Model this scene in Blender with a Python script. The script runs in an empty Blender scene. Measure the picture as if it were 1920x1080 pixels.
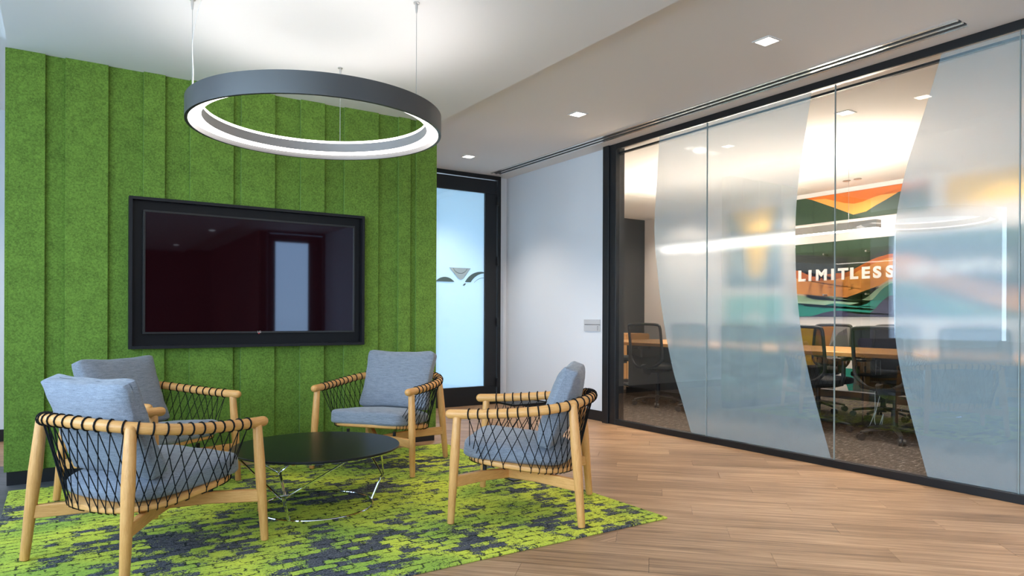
import bpy, bmesh, math, random
from mathutils import Vector, Matrix
PI = math.pi
rnd = random.Random(7)
scene = bpy.context.scene
COL = scene.collection

# ------------------------------------------------------------------ camera
yaw, roll = math.radians(33.458), math.radians(0.2256)
cam = bpy.data.cameras.new('camera'); cam_o = bpy.data.objects.new('camera', cam); COL.objects.link(cam_o)
cam.sensor_width = 36.0; cam.sensor_fit = 'HORIZONTAL'; cam.lens = 36.0 * 1287.4 / 1920
cam.shift_x = 0.0; cam.shift_y = (594.4 - 540) / 1920; cam.clip_start = 0.05; cam.clip_end = 200
F = Vector((math.sin(yaw), math.cos(yaw), 0)); Rv = Vector((math.cos(yaw), -math.sin(yaw), 0)); Uv = Vector((0, 0, 1))
R2 = Rv * math.cos(roll) + Uv * math.sin(roll); U2 = -Rv * math.sin(roll) + Uv * math.cos(roll)
M = Matrix((R2, U2, -F)).transposed().to_4x4(); M.translation = Vector((0, 0, 1.05))
cam_o.matrix_world = M
scene.camera = cam_o

# ------------------------------------------------------------------ view, world and daylight
vs = scene.view_settings
vs.view_transform = 'Standard'; vs.look = 'None'; vs.gamma = 1.0; vs.use_curve_mapping = False
vs.exposure = 0.40
world = bpy.data.worlds.new('daylight'); scene.world = world; world.use_nodes = True
wn = world.node_tree.nodes; wl = world.node_tree.links; wn.clear()
w_out = wn.new('ShaderNodeOutputWorld'); w_bg = wn.new('ShaderNodeBackground'); w_ramp = wn.new('ShaderNodeValToRGB')
w_tc = wn.new('ShaderNodeTexCoord'); w_sep = wn.new('ShaderNodeSeparateXYZ'); w_map = wn.new('ShaderNodeMapRange')
wl.new(w_tc.outputs['Generated'], w_sep.inputs[0]); wl.new(w_sep.outputs['Z'], w_map.inputs['Value'])
w_map.inputs['From Min'].default_value = -1; w_map.inputs['From Max'].default_value = 1
wl.new(w_map.outputs['Result'], w_ramp.inputs[0]); wl.new(w_ramp.outputs[0], w_bg.inputs[0]); wl.new(w_bg.outputs[0], w_out.inputs[0])
e = w_ramp.color_ramp.elements
e[0].position = 0.42; e[0].color = (0.36, 0.46, 0.56, 1)
e[1].position = 0.5; e[1].color = (0.62, 0.80, 1.0, 1)
e2 = w_ramp.color_ramp.elements.new(0.85); e2.color = (0.40, 0.62, 1.0, 1)
w_bg.inputs['Strength'].default_value = 8.5

def portal(name, loc, sx, sy, rot):
    l = bpy.data.lights.new(name, 'AREA'); l.shape = 'RECTANGLE'; l.size = sx; l.size_y = sy
    l.cycles.is_portal = True
    o = bpy.data.objects.new(name, l); COL.objects.link(o); o.location = loc; o.rotation_euler = rot
    return o
WIN_X = -2.5
portal('window_portal', (WIN_X - 0.1, -1.2, 1.72), 2.0, 15.6, (0, -PI / 2, 0))       # lights the room through the window band

# strengths of the lamps (each lamp is built further down)
RING_UP, RING_DOWN = 10.0, 5.0
DOWNLIGHT_W, CONF_DOWN_W, PENDANT_UP, PENDANT_LED = 43.0, 75.0, 210.0, 16.0
WARM = (1.0, 0.86, 0.72)

# ------------------------------------------------------------------ materials
def nodes_of(m):
    m.use_nodes = True
    return m.node_tree.nodes, m.node_tree.links
def pbr(name, col, rough=0.5, metal=0.0, spec=0.5, **kw):
    m = bpy.data.materials.new(name); n, l = nodes_of(m); b = n['Principled BSDF']
    b.inputs['Base Color'].default_value = (*col, 1); b.inputs['Roughness'].default_value = rough
    b.inputs['Metallic'].default_value = metal; b.inputs['Specular IOR Level'].default_value = spec
    for k, v in kw.items(): b.inputs[k].default_value = v
    return m
def bsdf(m): return m.node_tree.nodes['Principled BSDF']
def emit(name, col, s):
    m = bpy.data.materials.new(name); n, l = nodes_of(m); n.clear()
    o = n.new('ShaderNodeOutputMaterial'); em = n.new('ShaderNodeEmission')
    em.inputs[0].default_value = (*col, 1); em.inputs[1].default_value = s; l.new(em.outputs[0], o.inputs[0])
    return m
def tex_coord(n, l, scale=(1, 1, 1), kind='Object', rot=(0, 0, 0)):
    tc = n.new('ShaderNodeTexCoord'); mp = n.new('ShaderNodeMapping')
    mp.inputs['Scale'].default_value = scale; mp.inputs['Rotation'].default_value = rot
    l.new(tc.outputs[kind], mp.inputs[0]); return mp.outputs[0]
def noise(n, l, vec, scale, detail=4, rough=0.6, dist=0.0):
    t = n.new('ShaderNodeTexNoise'); t.inputs['Scale'].default_value = scale; t.inputs['Detail'].default_value = detail
    t.inputs['Roughness'].default_value = rough; t.inputs['Distortion'].default_value = dist
    l.new(vec, t.inputs['Vector']); return t
def ramp(n, l, fac, stops, interp='LINEAR'):
    r = n.new('ShaderNodeValToRGB'); l.new(fac, r.inputs[0]); els = r.color_ramp.elements; r.color_ramp.interpolation = interp
    els[0].position, els[0].color = stops[0][0], (*stops[0][1], 1)
    els[1].position, els[1].color = stops[-1][0], (*stops[-1][1], 1)
    for p, c in stops[1:-1]:
        x = els.new(p); x.color = (*c, 1)
    return r.outputs[0]
def math_n(n, l, op, a, b=None):
    x = n.new('ShaderNodeMath'); x.operation = op
    for i, v in enumerate((a, b)):
        if v is None: continue
        if isinstance(v, (int, float)): x.inputs[i].default_value = v
        else: l.new(v, x.inputs[i])
    return x.outputs[0]
def mixc(n, l, fac, a, b, mode='MIX'):
    x = n.new('ShaderNodeMix'); x.data_type = 'RGBA'; x.blend_type = mode
    for sock, v in ((x.inputs[0], fac), (x.inputs[6], a), (x.inputs[7], b)):
        if isinstance(v, (int, float)): sock.default_value = v
        elif isinstance(v, tuple): sock.default_value = (*v, 1)
        else: l.new(v, sock)
    return x.outputs[2]
def bump(m, height, strength=0.3, dist=0.01):
    n, l = nodes_of(m); b = n.new('ShaderNodeBump'); b.inputs['Strength'].default_value = strength
    b.inputs['Distance'].default_value = dist; l.new(height, b.inputs['Height']); l.new(b.outputs[0], bsdf(m).inputs['Normal'])

def wall_paint(name, col, rough=0.7):
    m = pbr(name, col, rough, spec=0.3); n, l = nodes_of(m); v = tex_coord(n, l)
    t = noise(n, l, v, 180, 3); bump(m, t.outputs['Fac'], 0.08, 0.002); return m
def wood(name, c1, c2, scale, rough=0.4, coat=0.0, fine=1.0):
    m = pbr(name, c1, rough, spec=0.4); n, l = nodes_of(m); v = tex_coord(n, l, scale)
    t = noise(n, l, v, 6, 5, 0.6, 0.6); t2 = noise(n, l, v, 40, 3, 0.5)
    f = math_n(n, l, 'ADD', math_n(n, l, 'MULTIPLY', t.outputs['Fac'], 0.8), math_n(n, l, 'MULTIPLY', t2.outputs['Fac'], 0.25 * fine))
    l.new(ramp(n, l, f, [(0.35, c2), (0.65, c1)]), bsdf(m).inputs['Base Color'])
    return m
def felt(name, base):
    m = pbr(name, base, 0.95, spec=0.15); n, l = nodes_of(m); v = tex_coord(n, l)
    a = noise(n, l, v, 95, 6, 0.75); b = noise(n, l, v, 9, 4, 0.6)
    d = tuple(c * 0.52 for c in base); h = tuple(min(1, c * 1.55) for c in base)
    c = ramp(n, l, a.outputs['Fac'], [(0.36, d), (0.5, base), (0.66, h)])
    c = mixc(n, l, 0.22, c, ramp(n, l, b.outputs['Fac'], [(0.35, d), (0.65, h)]))
    l.new(c, bsdf(m).inputs['Base Color']); bump(m, a.outputs['Fac'], 0.35, 0.004)
    bsdf(m).inputs['Sheen Weight'].default_value = 0.15
    return m
def fabric(name, dark, light):
    m = pbr(name, light, 0.9, spec=0.2); n, l = nodes_of(m)
    v = tex_coord(n, l, (26, 26, 300)); t = noise(n, l, v, 1.0, 3, 0.6)
    v2 = tex_coord(n, l, (260, 260, 260)); t2 = noise(n, l, v2, 1.0, 2, 0.6)
    v3 = tex_coord(n, l, (9, 120, 120)); t3 = noise(n, l, v3, 1.0, 3, 0.6)
    f = math_n(n, l, 'ADD', math_n(n, l, 'MULTIPLY', t.outputs['Fac'], 0.45), math_n(n, l, 'MULTIPLY', t2.outputs['Fac'], 0.35))
    f = math_n(n, l, 'ADD', f, math_n(n, l, 'MULTIPLY', t3.outputs['Fac'], 0.2))
    l.new(ramp(n, l, f, [(0.34, dark), (0.62, light)]), bsdf(m).inputs['Base Color'])
    bump(m, t2.outputs['Fac'], 0.25, 0.002); bsdf(m).inputs['Sheen Weight'].default_value = 0.2
    return m

MAT = {}
MAT['white'] = wall_paint('white_wall_paint', (0.76, 0.78, 0.81))
MAT['ceil'] = wall_paint('ceiling_paint', (0.80, 0.79, 0.77), 0.85)
MAT['cloud'] = wall_paint('ceiling_cloud_paint', (0.82, 0.82, 0.82), 0.85)
MAT['darkwall'] = wall_paint('charcoal_wall_paint', (0.028, 0.028, 0.028))
MAT['maroon'] = wall_paint('maroon_wall_paint', (0.16, 0.035, 0.03))
MAT['conf_white'] = wall_paint('warm_white_wall_paint', (0.74, 0.70, 0.68))
MAT['black'] = pbr('black_powder_coat', (0.010, 0.011, 0.013), 0.38, spec=0.4)
MAT['black_gloss'] = pbr('black_satin_box', (0.004, 0.004, 0.005), 0.4, spec=0.25)
MAT['felt'] = felt('green_felt', (0.138, 0.240, 0.036))
MAT['felt_back'] = felt('green_felt_recess', (0.127, 0.222, 0.033))
MAT['ash'] = wood('ash_wood', (0.83, 0.43, 0.145), (0.69, 0.315, 0.09), (22, 22, 2.2), 0.38)
MAT['ash_long'] = wood('ash_wood_long', (0.83, 0.43, 0.145), (0.69, 0.315, 0.09), (3, 3, 30), 0.38)
MAT['oak'] = wood('oak_veneer', (0.62, 0.32, 0.10), (0.50, 0.24, 0.07), (16, 1.5, 16), 0.35)
MAT['fabric'] = fabric('grey_blue_fabric', (0.15, 0.165, 0.195), (0.31, 0.33, 0.37))
MAT['cord'] = pbr('black_cord', (0.006, 0.006, 0.007), 0.7, spec=0.2)
MAT['chrome'] = pbr('polished_chrome', (0.82, 0.83, 0.84), 0.06, 1.0)
MAT['steel'] = pbr('brushed_steel', (0.55, 0.55, 0.55), 0.3, 1.0)
MAT['tabletop'] = pbr('black_laminate', (0.008, 0.009, 0.010), 0.30, spec=0.3)
MAT['ring'] = pbr('graphite_anodised', (0.115, 0.117, 0.120), 0.40, 0.6)
MAT['ring_in'] = pbr('graphite_inner', (0.30, 0.29, 0.29), 0.5)
MAT['white_plastic'] = pbr('white_enamel', (0.75, 0.74, 0.72), 0.45)
MAT['sign_grey'] = pbr('light_grey_plate', (0.55, 0.55, 0.56), 0.45)
MAT['letter'] = pbr('white_acrylic_letter', (0.88, 0.86, 0.82), 0.5)
MAT['led'] = emit('led_white', (1.0, 0.93, 0.88), RING_DOWN)
MAT['led_up'] = emit('led_up', (1.0, 0.94, 0.90), RING_UP)
MAT['down'] = emit('downlight_lens', (1.0, 0.93, 0.85), 9.0)
MAT['pend_led'] = emit('pendant_led', (1.0, 0.93, 0.86), PENDANT_LED)
MAT['pend_up'] = emit('pendant_up', (1.0, 0.87, 0.73), PENDANT_UP)
MAT['mesh'] = None
MAT['plastic'] = pbr('charcoal_plastic', (0.018, 0.0175, 0.017), 0.5, spec=0.35)
MAT['seatfab'] = pbr('black_seat_fabric', (0.022, 0.022, 0.023), 0.85, spec=0.2)
MAT['grey_panel'] = pbr('grey_modesty_panel', (0.055, 0.055, 0.056), 0.5)
MAT['slot'] = pbr('dark_slot', (0.004, 0.004, 0.004), 0.6)
MAT['brushed'] = pbr('satin_aluminium', (0.60, 0.58, 0.55), 0.35, 0.6)

# mesh back of the task chairs: open weave
m = bpy.data.materials.new('chair_mesh'); n, l = nodes_of(m); n.clear()
o_ = n.new('ShaderNodeOutputMaterial'); mx = n.new('ShaderNodeMixShader'); tr = n.new('ShaderNodeBsdfTransparent'); df = n.new('ShaderNodeBsdfDiffuse')
df.inputs[0].default_value = (0.040, 0.038, 0.036, 1); mx.inputs[0].default_value = 0.66
l.new(tr.outputs[0], mx.inputs[1]); l.new(df.outputs[0], mx.inputs[2]); l.new(mx.outputs[0], o_.inputs[0]); MAT['mesh'] = m

def glass_mat(name, tint, gloss_rough=0.0, refl=1.8):
    m = bpy.data.materials.new(name); n, l = nodes_of(m); n.clear()
    o = n.new('ShaderNodeOutputMaterial'); mx = n.new('ShaderNodeMixShader'); tr = n.new('ShaderNodeBsdfTransparent'); g = n.new('ShaderNodeBsdfGlossy')
    fr = n.new('ShaderNodeFresnel'); fr.inputs[0].default_value = 1.5
    tr.inputs[0].default_value = (*tint, 1); g.inputs['Roughness'].default_value = gloss_rough; g.inputs['Color'].default_value = (1, 1, 1, 1)
    ge = n.new('ShaderNodeNewGeometry')      # both faces of the sheet reflect: counted once, on entry
    l.new(math_n(n, l, 'MULTIPLY', math_n(n, l, 'MULTIPLY', fr.outputs[0], refl), math_n(n, l, 'SUBTRACT', 1.0, ge.outputs['Backfacing'])), mx.inputs[0]); l.new(tr.outputs[0], mx.inputs[1]); l.new(g.outputs[0], mx.inputs[2]); l.new(mx.outputs[0], o.inputs[0])
    return m
MAT['glass'] = glass_mat('clear_glass', (0.97, 0.985, 0.98))
MAT['acrylic'] = glass_mat('clear_acrylic', (0.93, 0.94, 0.93), 0.02, 0.7)
def film_mat(name, col, diff, trans, rough, clear=0.0):
    """frosted film: tinted scatter + blurred see-through"""
    m = bpy.data.materials.new(name); n, l = nodes_of(m); n.clear()
    o = n.new('ShaderNodeOutputMaterial')
    d = n.new('ShaderNodeBsdfDiffuse'); d.inputs[0].default_value = (*col, 1)
    t = n.new('ShaderNodeBsdfTranslucent'); t.inputs[0].default_value = (*col, 1)
    r = n.new('ShaderNodeBsdfRefraction'); r.inputs['Roughness'].default_value = rough; r.inputs['IOR'].default_value = 1.12
    r.inputs['Color'].default_value = (0.99, 0.99, 0.99, 1)
    c = n.new('ShaderNodeBsdfTransparent'); m0 = n.new('ShaderNodeMixShader'); m0.inputs[0].default_value = clear
    l.new(r.outputs[0], m0.inputs[1]); l.new(c.outputs[0], m0.inputs[2])
    m1 = n.new('ShaderNodeMixShader'); m1.inputs[0].default_value = trans / max(1e-6, diff + trans)
    m2 = n.new('ShaderNodeMixShader'); m2.inputs[0].default_value = 1 - (diff + trans)
    l.new(d.outputs[0], m1.inputs[1]); l.new(t.outputs[0], m1.inputs[2]); l.new(m1.outputs[0], m2.inputs[1]); l.new(m0.outputs[0], m2.inputs[2])
    l.new(m2.outputs[0], o.inputs[0]); return m
MAT['film'] = film_mat('frosted_film', (0.68, 0.87, 0.98), 0.20, 0.055, 0.27, 0.10)  # film itself is white; blue window light is put into its colour
MAT['door_film'] = film_mat('frosted_door_film', (0.80, 0.93, 1.0), 0.74, 0.26, 0.3)
# door film only scatters
MAT['screen'] = pbr('tv_screen', (0.011, 0.002, 0.003), 0.03, spec=0.42)
bsdf(MAT['screen']).inputs['Specular Tint'].default_value = (0.66, 0.78, 1.0, 1)

# carpet tile rug
m = MAT['rug'] = pbr('lime_charcoal_carpet', (0.4, 0.5, 0.05), 0.97, spec=0.05); n, l = nodes_of(m)
v = tex_coord(n, l)
w1 = noise(n, l, v, 26, 4, 0.7); w2 = noise(n, l, v, 70, 3, 0.7)
vm = n.new('ShaderNodeVectorMath'); vm.operation = 'MULTIPLY_ADD'; l.new(w1.outputs['Color'], vm.inputs[0]); vm.inputs[1].default_value = (0.040, 0.024, 0); l.new(v, vm.inputs[2])
vm2 = n.new('ShaderNodeVectorMath'); vm2.operation = 'MULTIPLY_ADD'; l.new(w2.outputs['Color'], vm2.inputs[0]); vm2.inputs[1].default_value = (0.026, 0.017, 0); l.new(vm.outputs[0], vm2.inputs[2])
br = n.new('ShaderNodeTexBrick'); l.new(vm2.outputs[0], br.inputs['Vector'])
br.inputs['Scale'].default_value = 1.0; br.inputs['Brick Width'].default_value = 0.098; br.inputs['Row Height'].default_value = 0.052
br.inputs['Mortar Size'].default_value = 0.0048; br.inputs['Mortar Smooth'].default_value = 0.1; br.offset = 0.41
br.inputs['Color1'].default_value = (0, 0, 0, 1); br.inputs['Color2'].default_value = (1, 1, 1, 1); br.inputs['Mortar'].default_value = (0.5, 0.5, 0.5, 1)
big = noise(n, l, v, 1.7, 2, 0.5); med = noise(n, l, vm2.outputs[0], 9.0, 4, 0.7)
fine = noise(n, l, v, 150, 3, 0.7)
f = math_n(n, l, 'ADD', math_n(n, l, 'MULTIPLY', big.outputs['Fac'], 0.80), math_n(n, l, 'MULTIPLY', br.outputs['Color'], 0.26))
f = math_n(n, l, 'ADD', f, math_n(n, l, 'MULTIPLY', med.outputs['Fac'], 0.45))
f = math_n(n, l, 'ADD', f, math_n(n, l, 'MULTIPLY', math_n(n, l, 'SUBTRACT', fine.outputs['Fac'], 0.5), 0.30))
mask = ramp(n, l, f, [(0.690, (0, 0, 0)), (0.715, (1, 1, 1))])                 # 1 = lime
hue = noise(n, l, v, 2.2, 2, 0.5)
lime = ramp(n, l, hue.outputs['Fac'], [(0.38, (0.35, 0.50, 0.080)), (0.60, (0.64, 0.70, 0.085))])
grey = ramp(n, l, fine.outputs['Fac'], [(0.35, (0.045, 0.048, 0.056)), (0.65, (0.15, 0.155, 0.175))])
base = mixc(n, l, mask, grey, lime)
def crackle(sx, sy, w, lo, hi, seed):
    mp = n.new('ShaderNodeMapping'); mp.inputs['Scale'].default_value = (sx, sy, 1); mp.inputs['Location'].default_value = (seed, seed * 1.7, 0); l.new(vm2.outputs[0], mp.inputs[0])
    vo = n.new('ShaderNodeTexVoronoi'); vo.feature = 'DISTANCE_TO_EDGE'; vo.voronoi_dimensions = '2D'; vo.inputs['Scale'].default_value = 1.0; vo.inputs['Randomness'].default_value = 0.9; l.new(mp.outputs[0], vo.inputs['Vector'])
    gate = noise(n, l, vm.outputs[0], 13 + seed, 4, 0.75)
    return math_n(n, l, 'MULTIPLY', ramp(n, l, vo.outputs['Distance'], [(w * 0.6, (1, 1, 1)), (w, (0, 0, 0))]), ramp(n, l, gate.outputs['Fac'], [(lo, (0, 0, 0)), (hi, (1, 1, 1))]))
gate1 = noise(n, l, vm.outputs[0], 15, 4, 0.75)
mort = math_n(n, l, 'MULTIPLY', br.outputs['Fac'], ramp(n, l, gate1.outputs['Fac'], [(0.475, (0, 0, 0)), (0.525, (1, 1, 1))]))
dark = math_n(n, l, 'MAXIMUM', mort, crackle(24, 58, 0.10, 0.53, 0.60, 3.1))
sp = tex_coord(n, l, (62, 120, 1)); spn = noise(n, l, sp, 1.0, 4, 0.8); gate2 = noise(n, l, v, 3.1, 3, 0.6)
speck = ramp(n, l, math_n(n, l, 'ADD', spn.outputs['Fac'], math_n(n, l, 'MULTIPLY', gate2.outputs['Fac'], 0.35)), [(0.77, (0, 0, 0)), (0.795, (1, 1, 1))])
dark = math_n(n, l, 'MAXIMUM', dark, speck)
base = mixc(n, l, math_n(n, l, 'MULTIPLY', dark, 0.92), base, (0.018, 0.022, 0.022))
base = mixc(n, l, 0.35, base, mixc(n, l, 1.0, base, ramp(n, l, fine.outputs['Fac'], [(0.3, (0.45, 0.45, 0.45)), (0.7, (1.5, 1.5, 1.5))]), 'MULTIPLY'))
l.new(base, bsdf(m).inputs['Base Color']); bump(m, fine.outputs['Fac'], 0.5, 0.004)

# conference carpet
m = MAT['carpet'] = pbr('brown_grey_carpet', (0.1, 0.08, 0.07), 0.97, spec=0.05); n, l = nodes_of(m)
v = tex_coord(n, l, (14, 55, 1), rot=(0, 0, 0.55)); t = noise(n, l, v, 1.0, 5, 0.7); v2 = tex_coord(n, l, (170, 170, 1)); t2 = noise(n, l, v2, 1.0, 2, 0.6)
f = math_n(n, l, 'ADD', math_n(n, l, 'MULTIPLY', t.outputs['Fac'], 0.75), math_n(n, l, 'MULTIPLY', t2.outputs['Fac'], 0.25))
l.new(ramp(n, l, f, [(0.38, (0.028, 0.024, 0.022)), (0.55, (0.075, 0.063, 0.055)), (0.645, (0.36, 0.32, 0.28))]), bsdf(m).inputs['Base Color'])

# vinyl planks (each plank a small object: random tone per object)
def plank_mat(name, c_dark, c_mid, c_light):
    m = pbr(name, c_mid, 0.42, spec=0.35); n, l = nodes_of(m)
    info = n.new('ShaderNodeObjectInfo'); tc = n.new('ShaderNodeTexCoord')
    off = n.new('ShaderNodeVectorMath'); off.operation = 'SCALE'; comb = n.new('ShaderNodeCombineXYZ')
    l.new(info.outputs['Random'], comb.inputs[2]); l.new(comb.outputs[0], off.inputs[0]); off.inputs['Scale'].default_value = 37.0
    add = n.new('ShaderNodeVectorMath'); l.new(tc.outputs['Object'], add.inputs[0]); l.new(off.outputs[0], add.inputs[1])
    mp = n.new('ShaderNodeMapping'); mp.inputs['Scale'].default_value = (1.7, 52, 8); l.new(add.outputs[0], mp.inputs[0])
    t = noise(n, l, mp.outputs[0], 1.0, 5, 0.62, 0.8)
    mp2 = n.new('ShaderNodeMapping'); mp2.inputs['Scale'].default_value = (4, 240, 8); l.new(add.outputs[0], mp2.inputs[0])
    t2 = noise(n, l, mp2.outputs[0], 1.0, 3, 0.6)
    mp3 = n.new('ShaderNodeMapping'); mp3.inputs['Scale'].default_value = (1.1, 3.4, 8); l.new(add.outputs[0], mp3.inputs[0])
    t3 = noise(n, l, mp3.outputs[0], 1.0, 2, 0.5)
    f = math_n(n, l, 'ADD', math_n(n, l, 'MULTIPLY', t.outputs['Fac'], 0.55), math_n(n, l, 'MULTIPLY', t2.outputs['Fac'], 0.30))
    f = math_n(n, l, 'ADD', f, math_n(n, l, 'MULTIPLY', t3.outputs['Fac'], 0.15))
    f = math_n(n, l, 'ADD', f, math_n(n, l, 'MULTIPLY', math_n(n, l, 'SUBTRACT', info.outputs['Random'], 0.5), 0.07))
    l.new(ramp(n, l, f, [(0.36, c_dark), (0.50, c_mid), (0.63, c_light)]), bsdf(m).inputs['Base Color'])
    bump(m, t2.outputs['Fac'], 0.08, 0.002)
    return m
MAT['plank'] = plank_mat('oak_vinyl_plank', (0.17, 0.090, 0.043), (0.385, 0.222, 0.115), (0.60, 0.38, 0.22))
MAT['plank_grey'] = plank_mat('grey_vinyl_plank', (0.035, 0.037, 0.042), (0.075, 0.078, 0.085), (0.12, 0.122, 0.13))

# mural inks
INK = {}
for k, c in dict(green=(0.030, 0.060, 0.040), greygreen=(0.050, 0.080, 0.062), slate=(0.042, 0.052, 0.050), orange=(0.62, 0.155, 0.025), amber=(0.86, 0.36, 0.085),
                 cream=(0.70, 0.56, 0.40), mint=(0.34, 0.54, 0.38), teal=(0.012, 0.19, 0.155), navy=(0.035, 0.035, 0.075), yellow=(0.75, 0.47, 0.05),
                 paper=(0.76, 0.72, 0.69), blue=(0.07, 0.13, 0.21), sea=(0.16, 0.44, 0.43), grey=(0.22, 0.22, 0.23), pale=(0.45, 0.55, 0.58)).items():
    INK[k] = pbr('ink_' + k, c, 0.6, spec=0.3)

# ------------------------------------------------------------------ geometry helpers
def new_bm(): return bmesh.new()
def bx(bm, x0, x1, y0, y1, z0, z1, bev=0.0, seg=1):
    r = bmesh.ops.create_cube(bm, size=1.0)['verts']
    bmesh.ops.scale(bm, vec=(x1 - x0, y1 - y0, z1 - z0), verts=r)
    bmesh.ops.translate(bm, vec=((x0 + x1) / 2, (y0 + y1) / 2, (z0 + z1) / 2), verts=r)
    if bev > 0:
        ed = list({e for v in r for e in v.link_edges})
        bmesh.ops.bevel(bm, geom=ed, offset=bev, segments=seg, profile=0.5, affect='EDGES')
def catmull(pts, n=6):
    P = [Vector(p) for p in pts]; out = []
    for i in range(len(P) - 1):
        a = P[i - 1] if i else P[0] * 2 - P[1]; b = P[i]; c = P[i + 1]; d = P[i + 2] if i + 2 < len(P) else P[-1] * 2 - P[-2]
        for k in range(n):
            t = k / n
            out.append(0.5 * ((2 * b) + (c - a) * t + (2 * a - 5 * b + 4 * c - d) * t * t + (3 * b - a - 3 * c + d) * t ** 3))
    out.append(P[-1]); return out
def tube(bm, pts, rad, sides=8, closed=False, cap=True, flat=None):
    """swept tube; rad is a number or list; flat=(a,b) scales the section along (side, up)"""
    P = [Vector(p) for p in pts]; N = len(P); R = rad if isinstance(rad, (list, tuple)) else [rad] * N
    rings = []; prev = None
    for i in range(N):
        if closed: t = P[(i + 1) % N] - P[i - 1]
        else: t = P[min(i + 1, N - 1)] - P[max(i - 1, 0)]
        t.normalize()
        if prev is None:
            ref = Vector((0, 0, 1)) if abs(t.z) < 0.9 else Vector((1, 0, 0))
            s = t.cross(ref).normalized()
        else: s = (prev - t * prev.dot(t)).normalized()
        prev = s; u = s.cross(t).normalized()
        fa, fb = flat or (1, 1)
        rings.append([bm.verts.new(P[i] + (s * math.cos(2 * PI * k / sides) * fa + u * math.sin(2 * PI * k / sides) * fb) * R[i]) for k in range(sides)])
    for i in range(N if closed else N - 1):
        A, B = rings[i], rings[(i + 1) % N]
        for k in range(sides): bm.faces.new((A[k], A[(k + 1) % sides], B[(k + 1) % sides], B[k]))
    if cap and not closed:
        bm.faces.new(rings[0][::-1]); bm.faces.new(rings[-1])
def rod(bm, a, b, ra, rb=None, sides=12, round_a=0.0, round_b=0.0, mid=None):
    """tapered rod with optional rounded ends"""
    a, b = Vector(a), Vector(b); rb = ra if rb is None else rb; d = (b - a); L = d.length; d.normalize(); pts = []; rr = []
    if round_a:
        for k in range(1, 5):
            t = k / 4 * PI / 2; pts.append(a + d * (round_a * (1 - math.cos(t)))); rr.append(max(1e-4, ra * math.sin(t)))
    else: pts.append(a); rr.append(ra)
    if mid:
        pts.append(a + d * (L * mid[0])); rr.append(mid[1])
    if round_b:
        for k in range(0, 5):
            t = k / 4 * PI / 2; pts.append(b - d * (round_b * (1 - math.sin(t)))); rr.append(max(1e-4, rb * math.cos(t)))
    else: pts.append(b); rr.append(rb)
    tube(bm, pts, rr, sides)
def lathe(bm, prof, seg=48, c=(0, 0, 0)):
    rings = [[bm.verts.new((c[0] + r * math.cos(2 * PI * k / seg), c[1] + r * math.sin(2 * PI * k / seg), c[2] + z)) for k in range(seg)] for r, z in prof]
    for A, B in zip(rings, rings[1:]):
        for k in range(seg): bm.faces.new((A[k], A[(k + 1) % seg], B[(k + 1) % seg], B[k]))
    return rings
def disc(bm, r, z0, z1, seg=48, c=(0, 0), bev=0.0):
    if bev: prof = [(1e-4, z0), (r - bev, z0), (r, z0 + bev), (r, z1 - bev), (r - bev, z1), (1e-4, z1)]
    else: prof = [(1e-4, z0), (r, z0), (r, z1), (1e-4, z1)]
    lathe(bm, prof, seg, (c[0], c[1], 0))
def prism(bm, poly, axis, d0, d1):
    """polygon of 2-D points extruded along axis (0:x -> (y,z), 1:y -> (x,z), 2:z -> (x,y))"""
    def mk(p, d): return {0: (d, p[0], p[1]), 1: (p[0], d, p[1]), 2: (p[0], p[1], d)}[axis]
    A = [bm.verts.new(mk(p, d0)) for p in poly]; B = [bm.verts.new(mk(p, d1)) for p in poly]; N = len(poly)
    for i in range(N): bm.faces.new((A[i], A[(i + 1) % N], B[(i + 1) % N], B[i]))
    fa = bm.faces.new(A[::-1]); fb = bm.faces.new(B)
    bmesh.ops.triangulate(bm, faces=[fa, fb])
def finish(name, bm, smooth=True):
    bmesh.ops.recalc_face_normals(bm, faces=bm.faces)
    me = bpy.data.meshes.new(name); bm.to_mesh(me); bm.free()
    if smooth:
        for p in me.polygons: p.use_smooth = True
        try: me.set_sharp_from_angle(angle=math.radians(38))
        except Exception: pass
    return me
def obj(name, bm, mat, parent=None, label=None, smooth=True):
    me = bm if isinstance(bm, bpy.types.Mesh) else finish(name, bm, smooth)
    if mat is not None and not me.materials: me.materials.append(mat)
    o = bpy.data.objects.new(name, me); COL.objects.link(o)
    if parent: o.parent = parent
    if label: o['label'] = label
    return o
def box(name, mat, x0, x1, y0, y1, z0, z1, parent=None, bev=0.0, label=None):
    bm = new_bm(); bx(bm, x0, x1, y0, y1, z0, z1, bev); return obj(name, bm, mat, parent, label, smooth=False)
def thing(name, label, cat, loc=(0, 0, 0), rz=0.0, group=None):
    o = bpy.data.objects.new(name, None); COL.objects.link(o); o.empty_display_size = 0.1
    o.location = loc; o.rotation_euler = (0, 0, rz); o['label'] = label; o['category'] = cat
    if group: o['group'] = group
    return o
def tag(o, label, cat, group=None):
    o['label'] = label; o['category'] = cat
    if group: o['group'] = group
    return o
def struct(o, label=None):
    o['kind'] = 'structure'
    if label: o['label'] = label
    return o
def struct_empty(name, label=None, loc=(0, 0, 0)):
    o = bpy.data.objects.new(name, None); COL.objects.link(o); o.location = loc; return struct(o, label)
def dup(root, loc, rz, label, group=None):
    r = root.copy(); COL.objects.link(r); r.location = loc; r.rotation_euler = (0, 0, rz); r['label'] = label
    if group: r['group'] = group
    for ch in list(root.children):
        c = ch.copy(); COL.objects.link(c); c.parent = r
        for g in list(ch.children):
            d = g.copy(); COL.objects.link(d); d.parent = c
    return r

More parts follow.
